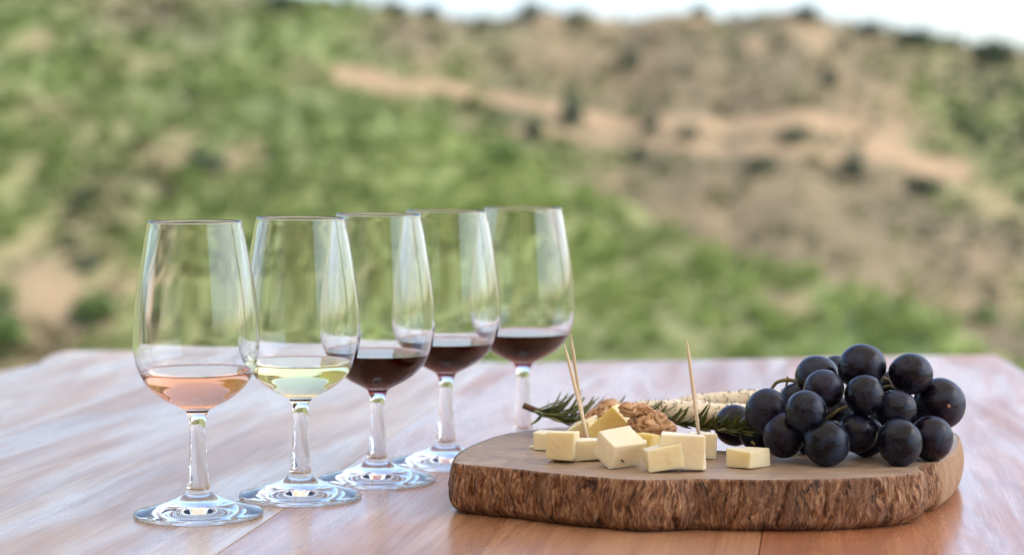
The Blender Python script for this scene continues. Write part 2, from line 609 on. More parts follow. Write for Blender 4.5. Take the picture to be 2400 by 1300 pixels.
gx = axis(-46, 44, 0.55, 1500, 1.35)
gy = axis(48, 168, 0.55, 1500, 1.35)
GX, GY = np.meshgrid(gx, gy)
GZ = height(GX, GY)
nx, ny = len(gx), len(gy)
V = np.stack([GX.ravel(), GY.ravel(), GZ.ravel()], 1)
ii = (np.arange(ny - 1)[:, None] * nx + np.arange(nx - 1)[None, :]).ravel()
Fc = np.stack([ii, ii + 1, ii + nx + 1, ii + nx], 1)
land = mesh_np('hillside', V, Fc)

# tracks and bare patches: world positions of bare soil on the slope
def seg_dist(P, poly):
    d = np.full(len(P), 1e9)
    for a, b in zip(poly[:-1], poly[1:]):
        a = np.array(a[:2]); b = np.array(b[:2])
        ab = b - a
        t = np.clip(((P[:, :2] - a) @ ab) / (ab @ ab + 1e-9), 0, 1)
        q = a + t[:, None] * ab
        d = np.minimum(d, np.hypot(*(P[:, :2] - q).T))
    return d

def poly_on_land(pts, y0=100):
    r = []
    for u, v in pts:
        h = land_hit(u, v, y0)
        if h is not None:
            r.append((h.x, h.y))
    return r

tracks = [
    (poly_on_land([(800, 172), (900, 190), (1050, 212), (1200, 240), (1400, 280), (1600, 292), (1800, 288), (1980, 300)]), 1.45, 1.0),
    (poly_on_land([(1230, 306), (1350, 318), (1500, 338), (1700, 345), (1900, 358), (2060, 365), (2220, 385)]), 1.3, 0.75),
    (poly_on_land([(1870, 60), (1920, 130), (1975, 210), (2000, 270), (2090, 335), (2170, 385), (2280, 430), (2400, 520), (2500, 600)]), 0.9, 0.55),
    (poly_on_land([(2050, 210), (2110, 230), (2110, 300), (2060, 330)]), 0.8, 0.6),
    (poly_on_land([(2080, 345), (2150, 380), (2220, 400)]), 1.7, 1.0),
]
patches = [(1130, 28, 1.0, .6), (1290, 46, 1.2, .7), (1420, 50, 1.0, .8), (1620, 45, 1.1, .9), (1540, 60, .8, .5), (1770, 105, .9, .9), (1515, 130, 1.0, .8), (1220, 130, 1.2, .5), (1320, 130, 1.2, .5),
           (1000, 150, .9, .6), (720, 150, .9, .6), (90, 95, 1.5, .8), (270, 140, 1.9, .7), (380, 150, 1.5, .5), (940, 250, 1.2, .5), (570, 360, 1.4, .9), (400, 355, 1.6, .7), (250, 305, 1.2, .4),
           (60, 390, 1.2, .4), (80, 640, 1.5, .95), (40, 600, 1.4, .7), (130, 690, 1.6, .95), (290, 655, 1.0, .8), (100, 770, .9, .8), (1840, 690, 1.1, .8), (1890, 720, .8, .5), (1720, 780, .6, .4), (1090, 280, 1.0, .5),
           (2330, 640, 1.8, .5), (2240, 705, 1.2, .6), (2330, 470, 1.6, .6), (1700, 545, 2.0, .45), (1560, 520, 1.2, .4), (1430, 410, 1.4, .4), (2280, 150, 1.2, .4), (1900, 75, 1.5, .8), (820, 640, 1.0, .5), (1010, 210, .9, .8), (850, 185, 1.0, .8)]
P3 = V.copy()
bare = np.zeros(len(P3))
edge = fbm(v2(P3[:, 0], P3[:, 1]) * 0.55, 3, 21)
for poly, wd, a in tracks:
    if len(poly) > 1:
        d = seg_dist(P3, poly) + edge * 0.9
        bare = np.maximum(bare, a * np.clip((wd * 1.15 - d) / (wd * 0.45) , 0, 1))
for u, v, r, a in patches:
    h = land_hit(u, v)
    if h is None:
        continue
    d = np.hypot((P3[:, 0] - h.x), (P3[:, 1] - h.y) * 0.45) + edge * 0.8
    bare = np.maximum(bare, 0.8 * a * np.clip((r * 1.2 - d) / (r * 0.9), 0, 1))

def greenness(P):
    """1 on the near grassy spur, falling to 0 on the dry far slope"""
    x, y = P[:, 0], P[:, 1]
    ys = interp(x, spur_y)
    n = fbm(v2(x, y) * 0.12, 3, 5)
    g = np.clip((ys + 1.0 - y) / 2.5 + 0.5, 0, 1)
    left = np.clip((6 - x + n * 9) / 14, 0, 1) * 0.8
    right = np.clip((x - 24 + (120 - y) * .05 + n * 5) / 4, 0, 1) * 0.75
    return np.clip(np.maximum(np.maximum(g, left), right), 0, 1)

gr = greenness(P3)
n1 = fbm(v2(P3[:, 0], P3[:, 1]) * 0.35, 4, 31)[:, None]
n2 = fbm(v2(P3[:, 0], P3[:, 1]) * 0.12, 3, 41)[:, None]
brown = np.array([0.122, 0.100, 0.060]) * (1 + 0.35 * n1) + np.array([0.02, 0.006, 0.0]) * n2
lowl = np.clip(0.5 - 0.95 * fbm(v2(P3[:, 0], P3[:, 1] * 0.6) * 0.16, 3, 57), 0, 1)[:, None]
lowl = lowl * (1 - 0.5 * ((interp(P3[:, 0], spur_y) + 2 > P3[:, 1]) & (P3[:, 0] > -16)))[:, None]
green = (np.array([0.130, 0.180, 0.050]) * (1 - lowl) + np.array([0.160, 0.130, 0.078]) * lowl) * (1 + 0.3 * n1) + np.array([0.028, 0.012, 0.0]) * n2
sand = np.array([0.255, 0.180, 0.108]) * (1 + 0.15 * n1)
c = brown * (1 - gr[:, None]) + green * gr[:, None]
c = c * (1 - bare[:, None]) + sand * bare[:, None]
c = np.clip(c, 0.01, 1)
att = land.color_attributes.new('tint', 'FLOAT_COLOR', 'POINT')
att.data.foreach_set('color', np.concatenate([c, np.ones((len(c), 1))], 1).astype(np.float32).ravel())
lo = new_obj('hillside', land, M_LAND)
tag(lo, kind='structure')

# scrub and grass cover: uncountable, one object
def leaf_cloud(n, rx, rz, size, seed, flat=0.4):
    r = np.random.default_rng(seed)
    d = r.normal(size=(n, 3))
    d /= np.linalg.norm(d, axis=1)[:, None]
    rad = r.uniform(0.25, 1.0, n) ** 0.5
    lump = 1 + 0.35 * fbm(d * 1.7, 2, seed)
    C = d * (rad * lump)[:, None] * np.array([rx, rx, rz])
    C[:, 2] = np.abs(C[:, 2]) if flat else C[:, 2]
    a = r.normal(size=(n, 3)); a /= np.linalg.norm(a, axis=1)[:, None]
    b = np.cross(a, r.normal(size=(n, 3))); b /= np.linalg.norm(b, axis=1)[:, None]
    s = size * r.uniform(0.6, 1.4, n)[:, None]
    Vv = np.stack([C - a * s, C + b * s * 0.5, C + a * s, C - b * s * 0.5], 1).reshape(-1, 3)
    return Vv

tpl = [leaf_cloud(34, 0.55, 0.8, 0.18, s) for s in range(6)]
NT = 9500
tx = rng.uniform(-46, 44, NT * 3)
ty = rng.uniform(55, 152, NT * 3)
vis = np.abs(tx) < ty * 0.27 + 3
tx, ty = tx[vis][:NT], ty[vis][:NT]
NT = len(tx)
tz = height(tx, ty)
TP = np.stack([tx, ty, tz], 1)
tb = np.zeros(NT)
ed = fbm(v2(tx, ty) * 0.55, 3, 21)
for poly, wd, a in tracks:
    if len(poly) > 1:
        tb = np.maximum(tb, a * ((seg_dist(TP, poly) + ed * 0.9) < wd * 0.95))
for u, v, r, a in patches:
    h = land_hit(u, v)
    if h is not None:
        tb = np.maximum(tb, a * ((np.hypot(tx - h.x, (ty - h.y) * 0.45) + ed * 0.8) < r * 0.9))
keep = rng.uniform(size=NT) > tb
tg = greenness(TP)
keep &= rng.uniform(size=NT) < (0.62 + 0.38 * tg)
clump = fbm(v2(tx, ty) * 0.25, 3, 77)
keep &= (clump + rng.uniform(-.5, .5, NT)) > -0.35
vs, cs = [], []
spurm = ((interp(tx, spur_y) + 2 > ty) & (tx > -16)).astype(float)
lowq = fbm(v2(tx, ty * 0.6) * 0.16, 3, 57)
for i in np.nonzero(keep)[0]:
    t = tpl[i % 6]
    g = tg[i]
    s = rng.uniform(0.35, 0.95) * (0.75 + 0.35 * g)
    if rng.uniform() < 0.12: s *= 1.5
    an = rng.uniform(0, 6.28)
    ca, sa = math.cos(an), math.sin(an)
    q = t * s
    q = np.stack([q[:, 0] * ca - q[:, 1] * sa, q[:, 0] * sa + q[:, 1] * ca, q[:, 2] * rng.uniform(.6, 1.2)], 1) + TP[i] - np.array([0, 0, .03])
    vs.append(q)
    k = float(np.clip(0.48 - 0.8 * lowq[i] + rng.uniform(-0.22, 0.22), 0, 1))
    if spurm[i] > .5: k *= (0.45 if tx[i] > -6 else 0.62)
    crest = math.exp(-((ty[i] - interp([tx[i]], spur_y)[0]) / 6.0) ** 2) if tx[i] > -8 else 0
    if k < 0.55 * g + 0.12 + 0.4 * crest:
        col = (np.array([0.170, 0.215, 0.070]) + np.array([0.045, 0.05, 0.01]) * spurm[i] * (tx[i] > -6)) * rng.uniform(0.82, 1.1)  # base green paler and duller, haze put into the colour
    elif k < 0.72:
        col = np.array([0.130, 0.148, 0.066]) * rng.uniform(0.8, 1.15)
    elif k < 0.9:
        col = np.array([0.150, 0.130, 0.072]) * rng.uniform(0.6, 1.2)
    else:
        col = np.array([0.055, 0.075, 0.042]) * rng.uniform(0.7, 1.2)
    if tx[i] > 22 and ty[i] > 105 and k > 0.3:
        col = np.array([0.062, 0.085, 0.048]) * rng.uniform(0.7, 1.2)
    if g < 0.35 and k > 0.4:
        col = col * 0.6 + np.array([0.130, 0.108, 0.074]) * 0.4
    col = col * np.array([0.98, 1.03, 0.92])
    cs.append(np.repeat(col[None], len(q), 0))
vs = np.concatenate(vs)
cs = np.concatenate(cs)
cov = bpy.data.meshes.new('ground_cover')
nq = len(vs) // 4
cov.vertices.add(len(vs))
cov.vertices.foreach_set('co', vs.astype(np.float32).ravel())
cov.loops.add(nq * 4)
cov.loops.foreach_set('vertex_index', np.arange(nq * 4, dtype=np.int32))
cov.polygons.add(nq)
cov.polygons.foreach_set('loop_start', np.arange(0, nq * 4, 4, dtype=np.int32))
cov.polygons.foreach_set('loop_total', np.full(nq, 4, dtype=np.int32))
cov.update(calc_edges=True)
att = cov.color_attributes.new('tint', 'FLOAT_COLOR', 'POINT')
att.data.foreach_set('color', np.concatenate([cs, np.ones((len(cs), 1))], 1).astype(np.float32).ravel())
tag(new_obj('ground_cover', cov, M_COVER), 'low green and straw coloured scrub covering the blurred hillside', 'scrub', kind='stuff')

# shrubs that can be told apart
def crown_mesh(seed, mat):
    Vq = leaf_cloud(420, 0.5, 0.9, 0.085, 100 + seed)
    Vq[:, 2] = Vq[:, 2] + 0.08
    me = mesh_np('crown', Vq, np.arange(len(Vq)).reshape(-1, 4), False)
    me.materials.append(mat)
    return me
CROWN = {('d', i): crown_mesh(i, M_SHRUB) for i in range(3)}
CROWN.update({('g', i): crown_mesh(10 + i, M_SHRUBG) for i in range(2)})
tv, tf = [], []
for a in range(4):
    an = a * 1.7
    p = [(0.02 * math.cos(an), 0.02 * math.sin(an), -0.08), (0.07 * math.cos(an), 0.07 * math.sin(an), 0.25), (0.2 * math.cos(an + .3), 0.2 * math.sin(an + .3), 0.6)]
    v_, f_ = tube(p, [0.04, 0.03, 0.012], 5)
    o_ = len(tv)
    tv += v_
    tf += [tuple(i + o_ for i in f) for f in f_]
TRUNK = mesh_np('trunk', tv, tf)
TRUNK.materials.append(M_WOODY)

def shrub(u, v, wpx, hpx, kind, label, y0=45.0, skyline=False):
    h = land_hit(u, v, y0)
    if h is None:
        x = (u - 1200) / F * (YF - 1)
        h = Vector((x, YF - 1.0, float(height(np.array([x]), np.array([YF - 1.0]))[0])))
    k = F / h.y
    e = empty('shrub', h - Vector((0, 0, 0.1)), (0, 0, random.uniform(0, 6.28)))
    wd, ht = wpx / k, hpx / k
    e.scale = (wd * 1.0, wd * 1.0, ht * 1.0)
    cm = CROWN[(kind, random.randrange(3 if kind == 'd' else 2))]
    new_obj('crown', cm, None, e)
    new_obj('trunk', TRUNK, None, e)
    tag(e, label, 'shrub', 'shrubs dotted over the hillside')

SH = [
 (1340, 290, 62, 78, 'd', 'tall dark green shrub on the sandy track above the last red wine glass'),
 (1252, 318, 52, 46, 'd', 'small dark shrub below the left end of the sandy track'),
 (1525, 306, 42, 50, 'd', 'little olive shrub in the sandy track, between two larger dark ones'),
 (1615, 322, 62, 34, 'd', 'low flat dark shrub at the lower rim of the sandy track'),
 (1862, 332, 66, 50, 'd', 'round dark shrub at the right part of the upper sandy track'),
 (2000, 414, 62, 70, 'd', 'dark upright shrub beside the broad sandy patch, left of it'),
 (1790, 394, 80, 36, 'd', 'low olive shrub just under the lower sandy track'),
 (2170, 448, 100, 44, 'd', 'wide low dark shrub just under the broad sandy patch'),
 (1945, 196, 50, 48, 'd', 'dark shrub beside the top of the sandy path'),
 (1500, 380, 50, 46, 'd', 'small greenish shrub below the sandy tracks, above the brown slope'),
 (1890, 46, 62, 44, 'd', 'dark shrub standing highest on the skyline'),
 (1640, 36, 50, 30, 'd', 'low shrub on the skyline above a sandy patch'),
 (1245, 36, 64, 38, 'd', 'rounded shrub on the skyline above the last red wine glass'),
 (1345, 50, 40, 32, 'd', 'small dark shrub on the skyline right of the last wine glass'),
 (1010, 40, 50, 36, 'd', 'dark shrub on the skyline in the middle of the picture'),
 (930, 28, 44, 30, 'd', 'small shrub on the left skyline near where the hill meets the sky'),
 (665, 22, 70, 44, 'd', 'dark shrub at the top edge where the sky begins'),
 (2330, 130, 120, 40, 'd', 'dark green scrub clump on the falling skyline at the right'),
 (2150, 98, 100, 40, 'd', 'dark green scrub clump on the skyline right of the sandy path'),
 (2040, 78, 70, 40, 'd', 'small dark shrub on the skyline just right of the sandy path'),
 (1480, 160, 50, 56, 'd', 'slender dark shrub left of a small sandy patch high on the hill'),
 (200, 130, 34, 70, 'd', 'slender dark shrub between two pale patches at upper left'),
 (480, 400, 110, 50, 'd', 'dark shrub under a pale patch above the rosé glass'),
 (1100, 250, 40, 30, 'd', 'small dark shrub at the left end of the sandy track'),
 (20, 815, 96, 96, 'g', 'bright green bush at the left picture edge behind the table'),
 (205, 632, 60, 50, 'd', 'grey green shrub on the bare orange soil left of the rosé glass'),
 (220, 745, 110, 70, 'g', 'green bush on bare soil just left of the rosé glass'),
 (2310, 752, 70, 46, 'g', 'bright green bush low on the slope near the right table corner'),
 (1180, 380, 90, 50, 'g', 'light green bush on the crest above the middle red wine glass'),
]
for s in SH:
    shrub(*s)

# ------------------------------------------------------------------ terrace round the table (open to the hill and to the right)
def box_mesh(name, lo_, hi_, bevel=0.0):
    bm = bmesh.new()
    bmesh.ops.create_cube(bm, size=1)
    for v in bm.verts:
        v.co = Vector([(lo_[i] + hi_[i]) / 2 + v.co[i] * (hi_[i] - lo_[i]) for i in range(3)])
    if bevel:
        bmesh.ops.bevel(bm, geom=bm.edges[:], offset=bevel, segments=2, affect='EDGES')
    me = bpy.data.meshes.new(name)
    bm.to_mesh(me)
    bm.free()
    return me
tag(new_obj('terrace_floor', box_mesh('terrace_floor', (-3.2, -3.4, -1.6), (6.0, 3.6, 0.0)), M_STONE), kind='structure')
tag(new_obj('terrace_wall_left', box_mesh('terrace_wall_left', (-2.75, -3.4, 0.0), (-2.5, 1.0, 2.6)), M_PLASTER), kind='structure')
tag(new_obj('terrace_wall_back', box_mesh('terrace_wall_back', (-2.5, -2.6, 0.0), (2.6, -2.4, 2.6)), M_PLASTER), kind='structure')
aw = bmesh.new()  # unseen sheet added overhead to block sun and warm the table light
bmesh.ops.create_grid(aw, x_segments=40, y_segments=40, size=1.0)
for v in aw.verts:
    v.co = Vector((-0.35 + v.co.x * 2.7, -0.55 + v.co.y * 2.65, 2.62 - 0.05 * (1 - v.co.y ** 2) + 0.012 * math.sin(v.co.x * 14)))
awm = bpy.data.meshes.new('added_light_sheet')
aw.to_mesh(awm)
aw.free()
tag(new_obj('added_light_sheet', awm, M_DIFFUSER), kind='structure')

for py in (-2.2, 1.95):
    tag(new_obj('terrace_post', box_mesh('terrace_post', (2.1, py - .06, 0.0), (2.22, py + .06, 2.56), .006), M_ROOF), kind='structure')

# ------------------------------------------------------------------ table
PH = math.radians(8.2)
table = empty('wooden_table', (0, 0, TZ), (0, 0, -PH))
tag(table, 'long reddish brown wooden plank table with worn varnished top', 'table')
cp, sp_ = math.cos(PH), math.sin(PH)
def loc_t(p):
    return (p[0] * cp - p[1] * sp_, p[0] * sp_ + p[1] * cp)
def tpx(u, v):
    p = on_z(u, v, TZ)
    return loc_t((p.x, p.y))
seam1 = 0.5 * (tpx(490, 1300)[0] + tpx(1010, 965)[0])
seam2 = tpx(0, 1020)[0] * .5 + tpx(350, 905)[0] * .5
seam3 = tpx(1780, 1285)[0]
NEAR = 0.22
ledge = [tpx(0, 868), tpx(60, 857), tpx(94, 851), tpx(101, 841), tpx(125, 829), tpx(160, 821)]
lx = ledge[0][0]
redge = [tpx(2330, 831), tpx(2362, 846), tpx(2400, 870)]
rx_ = redge[-1][0]
def yfar(u, v):
    return tpx(u, v)[1]
planks = [
    [(lx - .012, NEAR), (lx - .004, 0.9), (lx + .004, 1.4)] + ledge + [tpx(345, 822), (seam2, yfar(555, 830))] + [(seam2, NEAR)],
    [(seam2, NEAR), (seam2, yfar(555, 831)), tpx(760, 837), tpx(960, 843), (seam1, yfar(1170, 848)), (seam1, NEAR)],
    [(seam1, NEAR), (seam1, yfar(1180, 850)), tpx(1350, 848), tpx(1600, 844), (seam3, yfar(1850, 839)), (seam3, NEAR)],
    [(seam3, NEAR), (seam3, yfar(1850, 838)), tpx(2050, 834)] + redge + [(rx_ + .002, 1.4), (rx_ - .004, 0.9), (rx_ + .004, NEAR)],
]
for i, pl in enumerate(planks):
    bm = bmesh.new()
    cx_ = sum(p[0] for p in pl) / len(pl)
    vs_ = []
    for p in pl:
        x = p[0]
        for s_ in (seam1, seam2, seam3):
            if abs(x - s_) < 1e-6:
                x += 0.0002 if cx_ > s_ else -0.0002
        vs_.append(bm.verts.new((x, p[1], 0)))
    f = bm.faces.new(vs_)
    if f.normal.z < 0:
        f.normal_flip()
    r = bmesh.ops.extrude_face_region(bm, geom=[f])
    for g in r['geom']:
        if isinstance(g, bmesh.types.BMVert):
            g.co.z = -0.042
    bmesh.ops.recalc_face_normals(bm, faces=bm.faces[:])
    top_e = [e for e in bm.edges if all(abs(v.co.z) < 1e-6 for v in e.verts)]
    bmesh.ops.bevel(bm, geom=top_e, offset=0.0004, segments=2, affect='EDGES')
    me = bpy.data.meshes.new('plank')
    bm.to_mesh(me)
    bm.free()
    o = new_obj('plank', me, M_TABLE, table)
    o.color = ((0.98, 1.0, 0.94, 1), (0.92, 0.92, 0.86, 1), (0.84, 0.62, 0.49, 1), (0.80, 0.50, 0.36, 1))[i]
for (a, b_) in ((lx + .1, 0.45), (rx_ - .1, 0.45), (lx + .1, 1.75), (rx_ - .1, 1.75)):
    new_obj('leg', box_mesh('leg', (a - .04, b_ - .04, -TZ), (a + .04, b_ + .04, -0.043), 0.004), M_TABLE, table)

# ------------------------------------------------------------------ wine glasses
def glass_profile(a):
    """outer and inner outlines in mm from the underside to the rim and back down inside"""
    foot = [(0.0, 1.5), (4, 1.4), (9, 1.1), (16, 0.7), (24, 0.35), (30, 0.1), (32.6, 0.0), (33.5, 0.35), (33.95, 1.1), (33.7, 1.9), (32.6, 2.6), (28.0, 3.7), (21.0, 5.7), (14.5, 8.0), (10.0, 10.0), (7.6, 11.8)]
    stem = [(7.6, 11.8), (6.5, 13.4), (6.0, 15.5), (5.6, 19.0), (5.1, 25), (4.6, 33), (4.2, 41), (4.1, 46), (4.35, 50), (5.1, 53.2), (6.7, 55.9)]
    bowl = [(6.7, 55.9), (10.6, 58.0), (16.4, 61.0), (22.4, 65.3), (26.7, 70.0), (29.6, 75.0), (31.9, 81.5), (33.0, 89.5), (33.1, 96), (32.6, 105), (31.6, 114.5), (30.1, 124.5), (28.2, 135), (26.4, 145), (25.0, 152.6),
            (24.75, 154.2), (24.35, 154.9), (23.85, 154.6), (23.65, 153.4), (25.2, 145), (27.05, 135), (28.95, 124.5), (30.4, 114.5), (31.4, 105), (31.9, 96), (31.8, 89.5), (30.65, 81.9), (28.3, 75.8), (25.3, 71.2), (21.0, 66.8), (15.2, 62.9), (9.0, 60.6), (4.0, 59.8), (0.0, 59.6)]
    zb = 55.9
    def zs(z):
        return z * a if z <= zb else zb * a + (z - zb) * (155 - zb * a) / (155 - zb)
    return [[(r, zs(z)) for r, z in q] for q in (foot, stem, bowl)]

def lathe_parts(parts, level, seg=96, n=6):
    full = parts[0] + parts[1][1:] + parts[2][1:]
    cuts = [len(parts[0]) - 1, len(parts[0]) + len(parts[1]) - 2]
    C = catmull(full, n)
    C[:, 0] = np.maximum(C[:, 0], 0)
    top_i = int(np.argmax(C[:, 1]))
    k_ = top_i + int(np.nonzero(C[top_i:, 1] <= level)[0][0])
    C = np.vstack([C[:k_], split_inner(parts, level)[0][None]])
    C[0, 0] = 0
    T = np.gradient(C, axis=0)
    Nn = np.stack([T[:, 1], -T[:, 0]], 1)
    Nn /= np.linalg.norm(Nn, axis=1)[:, None] + 1e-12
    idx = [0, cuts[0] * n, cuts[1] * n, len(C) - 1]
    res = []
    an = np.linspace(0, 2 * math.pi, seg, endpoint=False)
    for k in range(3):
        c = C[idx[k]:idx[k + 1] + 1] * 0.001
        nn = Nn[idx[k]:idx[k + 1] + 1]
        m = len(c)
        Vv, Nv, Ff, row = [], [], [], []
        for i in range(m):
            if c[i, 0] < 1e-7:
                row.append([len(Vv)] * seg)
                Vv.append((0, 0, c[i, 1]))
                Nv.append((0, 0, 1 if k == 2 else -1))
            else:
                st = len(Vv)
                row.append(list(range(st, st + seg)))
                for t in an:
                    Vv.append((c[i, 0] * math.cos(t), c[i, 0] * math.sin(t), c[i, 1]))
                    Nv.append((nn[i, 0] * math.cos(t), nn[i, 0] * math.sin(t), nn[i, 1]))
        for i in range(m - 1):
            for j in range(seg):
                j2 = (j + 1) % seg
                q = [row[i][j], row[i][j2], row[i + 1][j2], row[i + 1][j]]
                q2 = []
                for x in q:
                    if x not in q2:
                        q2.append(x)
                if len(q2) > 2:
                    Ff.append(tuple(q2))
        me = mesh_np(['foot', 'stem', 'bowl'][k], Vv, Ff)
        me.normals_split_custom_set_from_vertices(Nv)
        res.append(me)
    return res

def split_inner(parts, level):
    """inner wall of the bowl cut at the wine level: what stays bare glass, and what the wine wets"""
    inner = catmull(parts[2][18:], 8)
    k = int(np.nonzero(inner[:, 1] <= level)[0][0])
    a_, b_ = inner[k - 1], inner[k]
    t = (a_[1] - level) / (a_[1] - b_[1])
    cut = a_ + (b_ - a_) * t
    return cut, np.vstack([cut[None], inner[k:]])

def wine_mesh(parts, level, seg=96):
    cut, wall = split_inner(parts, level)
    r0, z0 = cut
    # gentle meniscus at the wall, flat surface inside
    top = [(0.0, z0 - 0.7), (r0 * 0.5, z0 - 0.7), (r0 - 4.0, z0 - 0.69), (r0 - 2.2, z0 - 0.62), (r0 - 1.2, z0 - 0.47), (r0 - 0.4, z0 - 0.2), (r0, z0)]
    Vv, Ff, fi = [], [], []
    an = np.linspace(0, 2 * math.pi, seg, endpoint=False)
    for prof, ior in ((np.array(top), 1.345), (wall, 1.345 / 1.5)):
        c = prof * 0.001
        row = []
        for i in range(len(c)):
            if c[i, 0] < 1e-6:
                row.append([len(Vv)] * seg)
                Vv.append((0, 0, c[i, 1]))
            else:
                st = len(Vv)
                row.append(list(range(st, st + seg)))
                for t in an:
                    Vv.append((c[i, 0] * math.cos(t), c[i, 0] * math.sin(t), c[i, 1]))
        for i in range(len(c) - 1):
            for j in range(seg):
                j2 = (j + 1) % seg
                q2 = []
                for x in (row[i][j], row[i + 1][j], row[i + 1][j2], row[i][j2]):
                    if x not in q2:
                        q2.append(x)
                if len(q2) > 2:
                    Ff.append(tuple(q2))
                    fi.append(ior)
    me = mesh_np('wine', Vv, Ff)
    # outward faces: the surface looks up, the wall looks out and down
    n0 = me.polygons[len(fi) // 40].normal
    nl = me.polygons[-1].normal
    assert n0.z > 0 and nl.z < 0, (n0, nl)
    at_ = me.attributes.new('edge_ior', 'FLOAT', 'FACE')
    at_.data.foreach_set('value', np.array(fi, dtype=np.float32))
    return me

W_ROSE = mat_wine('rose_wine', (0.99, 0.63, 0.40), 46)
W_WHITE = mat_wine('white_wine', (0.99, 0.93, 0.55), 30)
W_RED = mat_wine('red_wine', (0.66, 0.02, 0.08), 250)
GL = [
 (466, 1207, 1.0, 76.3, W_ROSE, 'pale pink rosé wine', 'stemmed tasting glass with pale rosé wine, nearest of the row', -0.25),
 (704, 1165, 0.985, 75.2, W_WHITE, 'pale yellow white wine', 'stemmed tasting glass with pale yellow white wine, second in the row', 0.45),
 (884, 1126, 0.955, 74.4, W_RED, 'dark red wine', 'tasting glass with dark red wine directly behind the white wine glass', 0.5),
 (1045, 1087, 1.0, 75.0, W_RED, 'dark red wine', 'tasting glass with red wine, middle of the three reds, foot partly behind the board', 0.3),
 (1226, 1054, 1.0, 75.2, W_RED, 'dark red wine', 'tasting glass with red wine farthest back, its stem rising behind the board', 0.0),
]
for u, v, a, lev, wm, wl, lab, lean in GL:
    prof = glass_profile(a)
    p = on_z(u, v, TZ)
    e = empty('wine_glass', (p.x, p.y, TZ + 0.0002), (0, 0, random.uniform(0, 6)))
    tag(e, lab, 'wine glass', 'wine tasting glasses in a receding row')
    e.rotation_euler = (0, math.radians(lean), 0)
    for me, nm in zip(lathe_parts(prof, lev), ('foot', 'stem', 'bowl')):
        new_obj(nm, me, M_GLASS, e)
    wo_ = new_obj('wine', wine_mesh(prof, lev), wm, e)
    wo_['label'] = wl

# ------------------------------------------------------------------ serving board
BT = 0.0268
BZ = TZ + BT
out_px = [(1063, 1084), (1064, 1070), (1078, 1056), (1100, 1045), (1150, 1025), (1200, 1013), (1260, 1005), (1330, 1000), (1420, 1003), (1520, 1018), (1600, 1040), (1690, 1055), (1780, 1048), (1900, 1025), (2050, 1009),
          (2150, 1005), (2210, 1007), (2240, 1014), (2251, 1030), (2238, 1056), (2212, 1077), (2192, 1084), (2166, 1088), (2158, 1094), (2164, 1102), (2150, 1108), (2110, 1113), (2060, 1117), (1980, 1121), (1900, 1123), (1800, 1124), (1720, 1123), (1650, 1122), (1570, 1124),
          (1490, 1124), (1400, 1118), (1300, 1109), (1200, 1098), (1120, 1091)]
OP = [on_z(u, v, BZ) for u, v in out_px]
bc = Vector((sum(p.x for p in OP) / len(OP), sum(p.y for p in OP) / len(OP), TZ))
board = empty('serving_board', bc)
tag(board, 'thick slab of tree trunk with rough bark edge serving as cheese board', 'serving board')
ol = catmull([(p.x - bc.x, p.y - bc.y) for p in OP], 30, True)
d = np.r_[0, np.cumsum(np.hypot(*np.diff(np.vstack([ol, ol[:1]]), axis=0).T))]
L = d[-1]
NO = 900
ss = np.linspace(0, L, NO, endpoint=False)
olc = np.vstack([ol, ol[:1]])
ox = np.interp(ss, d, olc[:, 0])
oy = np.interp(ss, d, olc[:, 1])
for _ in range(3):
    ox = 0.5 * ox + 0.25 * (np.roll(ox, 1) + np.roll(ox, -1))
    oy = 0.5 * oy + 0.25 * (np.roll(oy, 1) + np.roll(oy, -1))
tx_, ty_ = np.roll(ox, -1) - np.roll(ox, 1), np.roll(oy, -1) - np.roll(oy, 1)
ln = np.hypot(tx_, ty_)
nx_, ny_ = ty_ / ln, -tx_ / ln
area = 0.5 * np.sum(ox * np.roll(oy, -1) - np.roll(ox, -1) * oy)
if area < 0:
    nx_, ny_ = -nx_, -ny_
NR = 36
def px_u(x, y):
    return 1200 + F * (x + bc.x) / ((y + bc.y) * math.cos(PITCH) + (CAM.z - BZ) * math.sin(PITCH))
ou = np.array([px_u(a, b_) for a, b_ in zip(ox, oy)])
front = oy < np.median(oy)
cutm = np.where((ou > 2196) & (oy < oy[np.argmax(ou)] + 0.03), 1.0, 0.0)
for _ in range(6):
    cutm = 0.5 * cutm + 0.25 * (np.roll(cutm, 1) + np.roll(cutm, -1))
HOLES = []
for hu, ht, hs in ((1585, .80, .0013), (1384, .76, .0012), (1650, .42, .0016), (2062, .36, .0015), (1110, .55, .0016), (1905, .66, .0012), (1310, .22, .0022)):
    jj = np.argmin(np.where(front, np.abs(ou - hu), 1e9))
    HOLES.append((ss[jj], ht, hs))
def hole(t):
    r_ = np.zeros(NO)
    for s0, t0, w0 in HOLES:
        dd = np.abs(ss - s0)
        r_ -= 0.0030 * np.exp(-(dd / w0) ** 2 - ((t - t0) * BT / (w0 * 1.7)) ** 2)
    return r_
rows = []
att_v = []
lip = 0.0009
